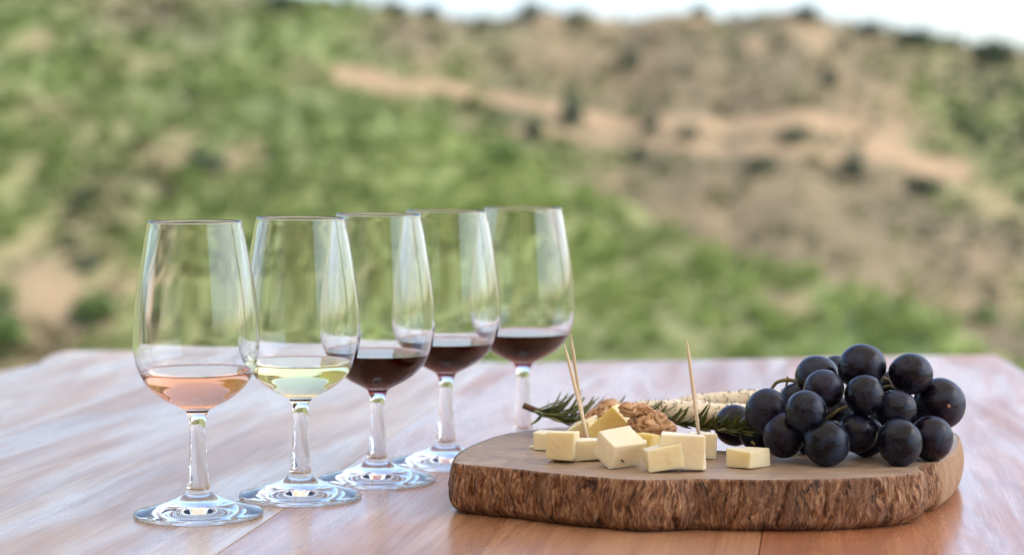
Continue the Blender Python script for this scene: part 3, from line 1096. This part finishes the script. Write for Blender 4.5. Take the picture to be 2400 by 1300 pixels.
for r in range(NR + 1):
    t = r / NR
    z = BT * (1 - t)
    bulge = 0.0022 * math.sin(math.pi * min(1, t * 1.1)) - 0.0055 * max(0, (t - 0.80) / 0.20) ** 2
    per = np.stack([np.cos(ss / L * 2 * math.pi) * L / 6.283, np.sin(ss / L * 2 * math.pi) * L / 6.283, np.full(NO, z)], 1)
    slant = per.copy()
    ang = (ss + z * 0.25) / L * 2 * math.pi
    slant[:, 0] = np.cos(ang) * L / 6.283
    slant[:, 1] = np.sin(ang) * L / 6.283
    fibre = fbm(slant * np.array([260, 260, 60]), 3, 6)
    plates = fbm(slant * np.array([75, 75, 28]), 3, 16)
    gouge = np.clip(np.abs(fbm(slant * np.array([120, 120, 24]), 3, 26)) * 5, 0, 1) - 1
    fade = min(1, t * 9) * (1 - 0.5 * max(0, (t - .9) / .1))
    off = fade * (1 - 0.85 * cutm) * (0.0007 * fibre + 0.0020 * plates + 0.0019 * gouge + hole(t)) + bulge - (lip if t == 0 else 0)
    rows.append(np.stack([ox + nx_ * off, oy + ny_ * off, np.full(NO, z - (0.0 if t else 0.0))], 1))
    att_v.append(np.stack([ss, np.full(NO, z), off], 1))
Vb = np.concatenate(rows)
Av = np.concatenate(att_v)
Fb = []
for r in range(NR):
    for j in range(NO):
        j2 = (j + 1) % NO
        q = (r * NO + j, (r + 1) * NO + j, (r + 1) * NO + j2, r * NO + j2)
        Fb.append(q)
Fb.append(tuple(NR * NO + j for j in range(NO)))
bark = mesh_np('bark_edge', Vb, Fb)
bm = bmesh.new(); bm.from_mesh(bark); bmesh.ops.recalc_face_normals(bm, faces=bm.faces[:]); bm.to_mesh(bark); bm.free()
aa = bark.attributes.new('along', 'FLOAT_VECTOR', 'POINT')
aa.data.foreach_set('vector', Av.astype(np.float32).ravel())
ac = bark.attributes.new('cut', 'FLOAT', 'POINT')
ac.data.foreach_set('value', np.tile(cutm, NR + 1).astype(np.float32))
o = new_obj('bark_edge', bark, M_BARK, board)
o['label'] = 'rough fissured brown bark round the slab'
# sanded top: outline ring with a softened rim
V_t, F_t = [], []
rings = [(0.0009, -0.0007), (0.0012, -0.0002), (0.0021, 0.0)]
for off, dz in rings:
    for j in range(NO):
        V_t.append((ox[j] - nx_[j] * (off + 0.0), oy[j] - ny_[j] * off, BT + dz))
for r in range(len(rings) - 1):
    for j in range(NO):
        j2 = (j + 1) % NO
        F_t.append((r * NO + j, r * NO + j2, (r + 1) * NO + j2, (r + 1) * NO + j))
F_t.append(tuple((len(rings) - 1) * NO + j for j in range(NO)))
topm = mesh_np('sanded_top', V_t, F_t, False)
bm = bmesh.new(); bm.from_mesh(topm); bmesh.ops.recalc_face_normals(bm, faces=bm.faces[:])
big = max(bm.faces, key=lambda f: len(f.verts))
if big.normal.z < 0:
    bmesh.ops.reverse_faces(bm, faces=bm.faces[:])
bm.to_mesh(topm); bm.free()
new_obj('sanded_top', topm, M_TOP, board)

# ------------------------------------------------------------------ cheese
def cheese(label, dims, rot, mat, px=None, centre=None, lift=0.0, seed=0, flecks=()):
    w_, d_, h_ = [x * 0.001 for x in dims]
    bm = bmesh.new()
    bmesh.ops.create_cube(bm, size=1)
    r = random.Random(seed * 7 + 3)
    for v in bm.verts:
        v.co = Vector((v.co.x * w_, v.co.y * d_, v.co.z * h_))
        v.co += Vector([r.uniform(-1, 1) * 0.0010 for _ in range(3)])
    corners = [v.co.copy() for v in bm.verts]
    bmesh.ops.bevel(bm, geom=bm.edges[:], offset=0.00035, segments=2, affect='EDGES')
    bmesh.ops.triangulate(bm, faces=[f for f in bm.faces if len(f.verts) > 4])
    bmesh.ops.subdivide_edges(bm, edges=bm.edges[:], cuts=5, use_grid_fill=True)
    P = np.array([v.co[:] for v in bm.verts])
    off = fbm(P * 420 + seed * 5, 3, seed) * 0.00020 + fbm(P * 90 + seed * 3, 2, seed + 4) * 0.00040
    bm.normal_update()
    for v, k in zip(bm.verts, off):
        v.co += v.normal * k
    me = bpy.data.meshes.new('cheese_cube')
    bm.to_mesh(me)
    bm.free()
    E = Euler([math.radians(x) for x in rot], 'XYZ')
    R = E.to_matrix()
    cr = [R @ c for c in corners]
    zmin = min(c.z for c in cr)
    if centre is not None:
        loc = at(*centre)
    else:
        low = [c for c in cr if c.z < zmin + 0.35 * (max(x.z for x in cr) - zmin)]
        a = min(low, key=lambda c: c.y)
        z = BZ + lift + (a.z - zmin)
        p = on_z(px[0], px[1], z)
        loc = Vector((p.x - a.x, p.y - a.y, BZ + lift - zmin + 0.0001))
    o = new_obj('cheese_cube', me, mat)
    o.location = loc
    o.rotation_euler = E
    tag(o, label, 'cheese', 'cheese cubes on the board')
    for (fx, fz, s, an) in flecks:
        fv, ff = tube([(-s, 0, 0), (-s * .3, 0, s * .12), (s * .4, 0, s * .1), (s, 0, 0)], [s * .1, s * .28, s * .26, s * .1], 6)
        fm = mesh_np('herb_fleck', fv, ff)
        fo = new_obj('herb_fleck', fm, M_FLECK, o)
        fo.location = (fx * w_, -d_ / 2 - 0.0004, fz * h_)
        fo.rotation_euler = (0, an, 0)
    return o

CH_A = cheese('small pale cheese piece at the far left of the pile, beside a crumb', (12, 11, 9.5), (0, 0, -22), M_CHB, px=(1300, 1056), seed=1)
CH_B = cheese('upright cheese cube at the left front of the pile', (14.8, 14.8, 14.6), (0, 0, -19), M_CHA, px=(1341, 1080), seed=2)
CH_C = cheese('low pale cheese cube with a toothpick in it, right of the left front cube', (17, 13, 10.2), (0, 1, 4), M_CHB, px=(1342, 1082), seed=3)
CH_D = cheese('tilted ivory cheese cube with dark herb flecks at the front of the pile', (19, 17, 13.5), (20, -3, 27), M_CHB, px=(1428, 1100), seed=4,
              flecks=((-0.16, -0.24, 0.0017, 0.7), (0.24, 0.36, 0.0011, 0.2), (0.32, 0.32, 0.0010, 0.5), (0.05, 0.38, 0.0007, 0.1), (0.38, 0.1, 0.0005, 0.3)))
CH_E = cheese('yellow cheese wedge leaning up steeply between the two walnut halves', (21, 14, 15), (0, -42, -18), M_CHC, centre=(1432, 1000, 1.178), seed=5)
CH_F = cheese('pale cheese cube behind the left toothpicks, under the left walnut half', (15, 14, 14), (12, -24, -30), M_CHA, centre=(1374, 1014, 1.198), seed=6)
CH_G = cheese('small cheese corner showing under the right walnut half', (12, 12, 11), (10, 22, -40), M_CHC, centre=(1508, 1028, 1.172), seed=7)
CH_H = cheese('yellowish cheese cube in the gap behind the flecked cube and the front cube', (10, 12, 12), (0, 0, -30), M_CHC, px=(1526, 1075), seed=8)
CH_M = cheese('narrow cheese piece touching the right side of the flecked cube', (8, 8, 9.5), (0, 0, -20), M_CHA, px=(1504, 1080), seed=9)
CH_I = cheese('front cheese cube lying nearest the board edge, tipped up to the right', (18.5, 13, 11.4), (3, -8, 6), M_CHA, px=(1521, 1108), seed=10)
CH_J = cheese('largest upright square cheese slab with a toothpick in its top', (24, 9, 18.2), (0, 1.5, -5), M_CHB, px=(1648, 1101), seed=11)
CH_K = cheese('pale cheese cube peeping out right of the large square slab', (14, 12, 13.6), (0, 2, -8), M_CHB, px=(1678, 1077), seed=12)
CH_L = cheese('lone low cheese cube between the pile and the grapes', (14.4, 18.0, 9.4), (0, 0, -45), M_CHA, px=(1757, 1098), seed=13)

def crumb(px, s, seed, label):
    bm = bmesh.new()
    bmesh.ops.create_icosphere(bm, subdivisions=2, radius=s)
    P = np.array([v.co[:] for v in bm.verts])
    k = fbm(P / s * 1.4 + seed * 3, 2, seed)
    for v, q in zip(bm.verts, k):
        v.co *= 1 + 0.45 * q
        v.co.z *= 0.6
    me = bpy.data.meshes.new('cheese_crumb')
    bm.to_mesh(me); bm.free()
    o = new_obj('cheese_crumb', me, M_CHB)
    p = on_z(px[0], px[1], BZ)
    o.location = (p.x, p.y, BZ + s * 0.45)
    tag(o, label, 'crumb', 'cheese crumbs on the board')
crumb((1247, 1050), 0.0016, 1, 'cheese crumb lying left of the pale leftmost cheese piece')
crumb((1591, 1103), 0.0009, 2, 'tiny cheese crumb at the foot of the front cube')
crumb((1616, 1098), 0.0010, 3, 'tiny cheese crumb at the foot of the large square slab')

# ------------------------------------------------------------------ toothpicks
def toothpick(label, tip, base, y_tip, y_base):
    a = at(base[0], base[1], y_base)
    b = at(tip[0], tip[1], y_tip)
    dvec = (b - a)
    a = a - dvec.normalized() * 0.005
    Ln = (b - a).length
    zs = [0, Ln * .3, Ln * .6, Ln - 0.012, Ln - 0.006, Ln - 0.002, Ln]
    rs = [0.00098, 0.00100, 0.00099, 0.00096, 0.00070, 0.00038, 0.00012]
    v_, f_ = tube([(0, 0, z) for z in zs], rs, 12)
    me = mesh_np('toothpick', v_, f_)
    o = new_obj('toothpick', me, M_PICK)
    o.location = a
    o.rotation_euler = (b - a).to_track_quat('Z', 'Y').to_euler()
    tag(o, label, 'toothpick', 'wooden toothpicks in the cheese')
toothpick('front one of the two crossing toothpicks, stuck in the low pale cube', (1323, 806), (1380, 1036), 1.172, 1.145)
toothpick('rear one of the two crossing toothpicks, reaching slightly higher', (1337, 781), (1372, 1022), 1.185, 1.185)
toothpick('single toothpick standing in the large square cheese slab', (1610, 796), (1638, 1019), 1.128, 1.122)

# ------------------------------------------------------------------ walnuts
def walnut(label, centre, dims, rot, seed, lobes):
    bm = bmesh.new()
    for (cx, cy_, cz, rx, ry, rz) in lobes:
        mtx = Matrix.Translation((cx, cy_, cz)) @ Matrix.Diagonal((rx, ry, rz, 1))
        bmesh.ops.create_icosphere(bm, subdivisions=4, radius=1.0, matrix=mtx)
    me = bpy.data.meshes.new('tmp')
    bm.to_mesh(me); bm.free()
    tmp = bpy.data.objects.new('tmp', me)
    COL.objects.link(tmp)
    md = tmp.modifiers.new('r', 'REMESH')
    md.mode = 'VOXEL'
    md.voxel_size = 0.035
    dg = bpy.context.evaluated_depsgraph_get()
    me2 = bpy.data.meshes.new_from_object(tmp.evaluated_get(dg))
    bpy.data.objects.remove(tmp)
    me2.name = 'walnut_half'
    bm = bmesh.new(); bm.from_mesh(me2)
    for _ in range(2):
        bmesh.ops.smooth_vert(bm, verts=bm.verts[:], factor=0.5, use_axis_x=True, use_axis_y=True, use_axis_z=True)
    bm.normal_update()
    P = np.array([v.co[:] for v in bm.verts])
    wv = np.stack([fbm(P * 1.6, 2, seed + q) for q in range(3)], 1)
    n = fbm(P * 1.9 + wv * 0.6, 2, seed + 9)
    rid = 1 - np.abs(np.sin(n * 9.0))
    fine = fbm(P * 7, 3, seed + 20)
    off = -0.26 * rid ** 2.5 + 0.06 * fine + 0.05
    for v, k in zip(bm.verts, off):
        v.co += v.normal * float(k)
    for v in bm.verts:
        v.co = Vector((v.co.x * dims[0], v.co.y * dims[1], v.co.z * dims[2])) * 0.001
    bm.to_mesh(me2); bm.free()
    me2.materials.clear()
    me2.polygons.foreach_set('use_smooth', [True] * len(me2.polygons))
    o = new_obj('walnut_half', me2, M_WAL)
    o.location = at(*centre)
    o.rotation_euler = [math.radians(x) for x in rot]
    tag(o, label, 'walnut', 'walnut halves on the cheese')
LOB1 = [(-.55, 0, .05, .5, .6, .5), (.5, .1, .1, .55, .6, .5), (-.2, .3, .3, .5, .4, .35), (.15, -.35, 0, .5, .35, .4), (-.85, .05, -.25, .3, .4, .3), (.85, .1, -.2, .3, .4, .35)]
LOB2 = [(-.75, 0, .38, .42, .5, .34), (-.30, .1, .50, .45, .45, .33), (.30, 0, .30, .45, .5, .40), (.78, .05, .02, .40, .5, .40), (.05, -.25, -.12, .5, .45, .42), (.62, -.1, -.45, .34, .4, .3), (.10, -.2, -.62, .26, .3, .26), (.22, -.2, -1.0, .15, .2, .3), (-.42, -.1, -.2, .25, .3, .25)]
walnut('walnut half tucked behind the yellow cheese wedge, left of it', (1410, 980, 1.205), (12.5, 11, 10.5), (0, -38, 20), 3, LOB1)
walnut('larger walnut half with knobbly lobes, resting right of the yellow wedge', (1514, 991, 1.163), (14.2, 10, 11.6), (-6, 17, 0), 8, LOB2)

# ------------------------------------------------------------------ rosemary
def needle_mesh(seed):
    r = random.Random(seed)
    V_, F_ = [], []
    n = 7
    bend = r.uniform(0.05, 0.22)
    for i in range(n):
        t = i / (n - 1)
        wdt = 0.058 * (math.sin(math.pi * min(1, 0.12 + t * 0.88)) ** 0.55) * (1 - 0.35 * t)
        z = bend * t * t
        V_ += [(-wdt, t, z - wdt * .55), (-wdt * .5, t, z + wdt * .25), (0, t, z + wdt * .05), (wdt * .5, t, z + wdt * .25), (wdt, t, z - wdt * .55), (0, t, z - wdt * .75)]
    for i in range(n - 1):
        for k in range(6):
            F_.append((i * 6 + k, i * 6 + (k + 1) % 6, (i + 1) * 6 + (k + 1) % 6, (i + 1) * 6 + k))
    F_.append((0, 1, 2, 3, 4, 5)); F_.append(tuple((n - 1) * 6 + k for k in (5, 4, 3, 2, 1, 0)))
    me = mesh_np('leaf', V_, F_)
    me.materials.append(M_ROSE)
    return me
NEEDLES = [needle_mesh(i) for i in range(5)]

def sprig(label, pts, r0, r1, count, lmin, lmax, spread, start, seed, extra=()):
    r = random.Random(seed)
    P = catmull([tuple(p) for p in pts], 10)
    e = empty('rosemary_sprig', tuple(P[0]))
    tag(e, label, 'rosemary', 'rosemary sprigs on the board')
    base = P[0].copy()
    rad = np.linspace(r0, r1, len(P))
    v_, f_ = tube((P - base), rad, 8)
    new_obj('twig', mesh_np('twig', v_, f_), M_TWIG, e)
    for i in range(count):
        t = start + (1 - start) * (i + r.random() * .6) / count
        x = t * (len(P) - 1)
        k = min(int(x), len(P) - 2)
        p = P[k] + (P[k + 1] - P[k]) * (x - k) - base
        dr = Vector(P[k + 1] - P[k]).normalized()
        az = i * 2.4 + r.uniform(-.5, .5)
        a = dr.cross(Vector((0, 0, 1))).normalized()
        b = dr.cross(a)
        side = a * math.cos(az) + b * math.sin(az)
        sp = spread * r.uniform(0.6, 1.25) * (1.0 - 0.55 * max(0, (t - .75) / .25))
        dv = (dr * math.cos(sp) + side * math.sin(sp)).normalized()
        if dv.z < -0.25:
            dv.z *= 0.3
            dv.normalize()
        o = new_obj('leaf', NEEDLES[r.randrange(5)], None, e)
        ln_ = r.uniform(lmin, lmax)
        q = dv.to_track_quat('Y', 'Z')
        o.location = p
        o.rotation_euler = q.to_euler()
        wsc = 0.034 * r.uniform(.85, 1.15)
        o.scale = (wsc, ln_, ln_ * 0.8)
    for (pa, pb) in extra:
        o = new_obj('leaf', NEEDLES[r.randrange(5)], None, e)
        dv = pb - pa
        o.location = pa - Vector(base)
        o.rotation_euler = dv.to_track_quat('Y', 'Z').to_euler()
        o.scale = (0.028, dv.length, dv.length)
sprig('rosemary sprig with bare woody end sticking out left of the cheese',
      [at(1226, 949, 1.235), at(1262, 963, 1.235), at(1300, 974, 1.236), at(1350, 985, 1.238), at(1400, 995, 1.242), at(1450, 1000, 1.245)], 0.0019, 0.0010, 120, 0.014, 0.025, 0.92, 0.14, 5,
      extra=((at(1268, 972, 1.233), at(1243, 1006, 1.222)), (at(1362, 956, 1.24), at(1411, 930, 1.24)), (at(1440, 955, 1.245), at(1471, 930, 1.25)), (at(1280, 960, 1.235), at(1292, 932, 1.235))))
sprig('leafy rosemary sprig tip lying between the walnut and the grapes',
      [at(1470, 962, 1.215), at(1530, 978, 1.205), at(1590, 990, 1.195), at(1650, 998, 1.182), at(1700, 1002, 1.166), at(1738, 1003, 1.153)], 0.0013, 0.0006, 115, 0.012, 0.020, 0.62, 0.0, 9)

# ------------------------------------------------------------------ breadsticks
def breadstick(label, pts, rad, seed):
    P = catmull([tuple(p) for p in pts], 14)
    base = P[0].copy()
    e = empty('breadstick', tuple(base))
    tag(e, label, 'breadstick', 'poppy seed breadsticks')
    n = len(P)
    seg = 28
    V_, F_ = tube(P - base, [rad * (0.55 + 0.45 * min(1, 6 * min(i, n - 1 - i) / n)) for i in range(n)], seg)
    V_ = np.array(V_)
    cen = np.repeat(P - base, seg, 0)
    dirs = V_ - cen
    k = 1 + 0.20 * fbm(V_ * 110, 3, seed) + 0.10 * fbm(V_ * 300, 2, seed + 3)
    V_ = cen + dirs * k[:, None]
    new_obj('dough', mesh_np('dough', V_, F_), M_BREAD, e)
    r = np.random.default_rng(seed)
    bm = bmesh.new()
    bmesh.ops.create_icosphere(bm, subdivisions=1, radius=0.00052)
    sv = np.array([v.co[:] for v in bm.verts])
    sf = [tuple(v.index for v in f.verts) for f in bm.faces]
    bm.free()
    SV, SF = [], []
    for q in range(520):
        i = r.integers(0, len(V_))
        if dirs[i, 2] < -0.4 * rad:
            continue
        j = min(i + 1, len(V_) - 1)
        p = V_[i] + (V_[j] - V_[i]) * (r.random() if np.linalg.norm(V_[j] - V_[i]) < rad else 0)
        o_ = len(SV) * len(sv)
        SV.append(sv * r.uniform(.75, 1.15) + p)
        SF += [tuple(x + o_ for x in f) for f in sf]
    so_ = new_obj('poppy_seeds', mesh_np('poppy_seeds', np.concatenate(SV), SF), M_SEED, e)
    so_['kind'] = 'stuff'
breadstick('nearer pale breadstick with poppy seeds, its end dipping behind the rosemary', [at(1490, 955, 1.245), at(1560, 963, 1.24), at(1640, 968, 1.235), at(1720, 973, 1.232), at(1810, 972, 1.235), at(1900, 968, 1.245)], 0.0070, 3)
breadstick('rear breadstick with poppy seeds, slightly higher than the other one', [at(1580, 949, 1.275), at(1640, 943, 1.272), at(1710, 938, 1.268), at(1780, 934, 1.266), at(1860, 935, 1.27), at(1930, 938, 1.275)], 0.0055, 7)

# ------------------------------------------------------------------ grapes
GRP = [  # u, v, rx, ry (pixels), depth
 (1937, 1046, 52, 53, 1.112), (2109, 1044, 50, 53, 1.114), (1837, 1021, 47, 51, 1.128), (2183, 1035, 48, 51, 1.132), (2010, 1013, 46, 47, 1.132),
 (1889, 963, 47, 46, 1.118), (2026, 926, 45, 46, 1.128), (2101, 960, 46, 46, 1.128), (1931, 913, 46, 46, 1.140), (1798, 965, 50, 53, 1.146),
 (2021, 860, 54, 52, 1.156), (1915, 884, 50, 50, 1.170), (2134, 876, 49, 47, 1.150), (2202, 946, 58, 57, 1.158), (1723, 1014, 47, 47, 1.178),
 (1866, 934, 38, 36, 1.190), (1960, 868, 36, 34, 1.205), (1776, 1024, 44, 46, 1.170), (2030, 1056, 44, 44, 1.146), (2092, 905, 36, 36, 1.185), (1890, 1040, 42, 42, 1.160), (1965, 975, 44, 44, 1.172), (2060, 1000, 44, 44, 1.170), (2150, 985, 42, 42, 1.175), (2120, 1060, 38, 38, 1.168),
]
gp = []
for (u, v, rx, ry, y) in GRP:
    p = at(u, v, y)
    sc = (p - CAM).length / F
    rx, ry = rx * 1.035, ry * 1.035
    gp.append([p, rx * sc, ry * sc, u, v, y])
for it in range(60):                      # push later (rear) grapes back until they only just touch
    for i in range(len(gp)):
        for j in range(i + 1, len(gp)):
            a, b_ = gp[i], gp[j]
            need = 0.90 * (0.5 * (a[1] + a[2]) + 0.5 * (b_[1] + b_[2]))
            if (a[0] - b_[0]).length < need:
                k = j if b_[5] >= a[5] else i
                g = gp[k]
                g[5] += 0.0006
                g[0] = at(g[3], g[4], g[5])
                sc = (g[0] - CAM).length / F
                g[1], g[2] = GRP[k][2] * sc * 1.035, GRP[k][3] * sc * 1.035
bunch = empty('grape_bunch', (gp[4][0].x, gp[4][0].y, BZ))
tag(bunch, 'bunch of dusty blue black grapes heaped on the right of the board', 'grapes')
gb = Vector(bunch.location)
bm = bmesh.new()
bmesh.ops.create_uvsphere(bm, u_segments=40, v_segments=26, radius=1.0)
GM = []
for s in range(4):
    b2 = bm.copy()
    P = np.array([v.co[:] for v in b2.verts])
    k = fbm(P * 0.9 + s * 9, 2, s) * 0.035
    for v, q in zip(b2.verts, k):
        v.co *= (1 + float(q))
    me = bpy.data.meshes.new('grape')
    b2.to_mesh(me); b2.free()
    me.polygons.foreach_set('use_smooth', [True] * len(me.polygons))
    # real size lives in the mesh so that the bloom keeps its scale
    me.transform(Matrix.Scale(0.0115, 4))
    me.materials.append(M_GRAPE)
    GM.append(me)
bm.free()
rg = random.Random(2)
for i, (p, rx, ry, u, v, y) in enumerate(gp):
    o = new_obj('grape', GM[i % 4], None, bunch)
    z = max(p.z, BZ + ry * 0.97)
    o.location = Vector((p.x, p.y, z)) - gb
    o.scale = (rx / 0.0115, rx / 0.0115, ry / 0.0115)
    tilt = rg.uniform(-.25, .25)
    o.rotation_euler = (0, tilt if i not in (0,) else 0.35, rg.uniform(0, 6.28))
# corky scar on the big right grape
g = gp[13]
dv = (at(2233, 953, g[5] - 0.02) - g[0]).normalized()
pc = g[0] + dv * g[1] * 0.99
v_, f_ = tube([(0, 0, -0.0003), (0, 0, 0.0002), (0, 0, 0.0004)], [0.0012, 0.0011, 0.0005], 9)
so_ = new_obj('stalk_scar', mesh_np('stalk_scar', v_, f_), M_SCAR, bunch)
so_.location = pc - gb
so_.rotation_euler = dv.to_track_quat('Z', 'Y').to_euler()
# stalks
def stalk(pts, r0, r1):
    P = catmull([tuple(Vector(p) - gb) for p in pts], 8)
    v_, f_ = tube(P, np.linspace(r0, r1, len(P)), 8)
    new_obj('stalk', mesh_np('stalk', v_, f_), M_STALK, bunch)
stalk([at(1800, 925, 1.19), at(1809, 910, 1.19), at(1822, 895, 1.19), at(1845, 890, 1.19), at(1866, 893, 1.19), at(1900, 900, 1.195)], 0.0009, 0.0012)
stalk([at(1845, 891, 1.19), at(1846, 882, 1.19)], 0.0008, 0.0006)
stalk([at(1846, 892, 1.19), at(1842, 904, 1.19)], 0.0009, 0.0005)
stalk([at(2060, 880, 1.17), at(2074, 887, 1.17), at(2092, 893, 1.17), at(2110, 900, 1.175)], 0.0009, 0.0008)
stalk([at(2068, 908, 1.17), at(2085, 904, 1.17), at(2098, 910, 1.17)], 0.0008, 0.0006)
stalk([at(1930, 985, 1.15), at(1950, 972, 1.15), at(1965, 960, 1.152), at(1990, 950, 1.155)], 0.0010, 0.0008)
stalk([at(1935, 995, 1.145), at(1955, 988, 1.147), at(1975, 992, 1.15)], 0.0008, 0.0006)
stalk([at(2050, 985, 1.145), at(2065, 1000, 1.145), at(2072, 1010, 1.147)], 0.0008, 0.0005)
stalk([at(1762, 1035, 1.14), at(1770, 1042, 1.138)], 0.0008, 0.0004)
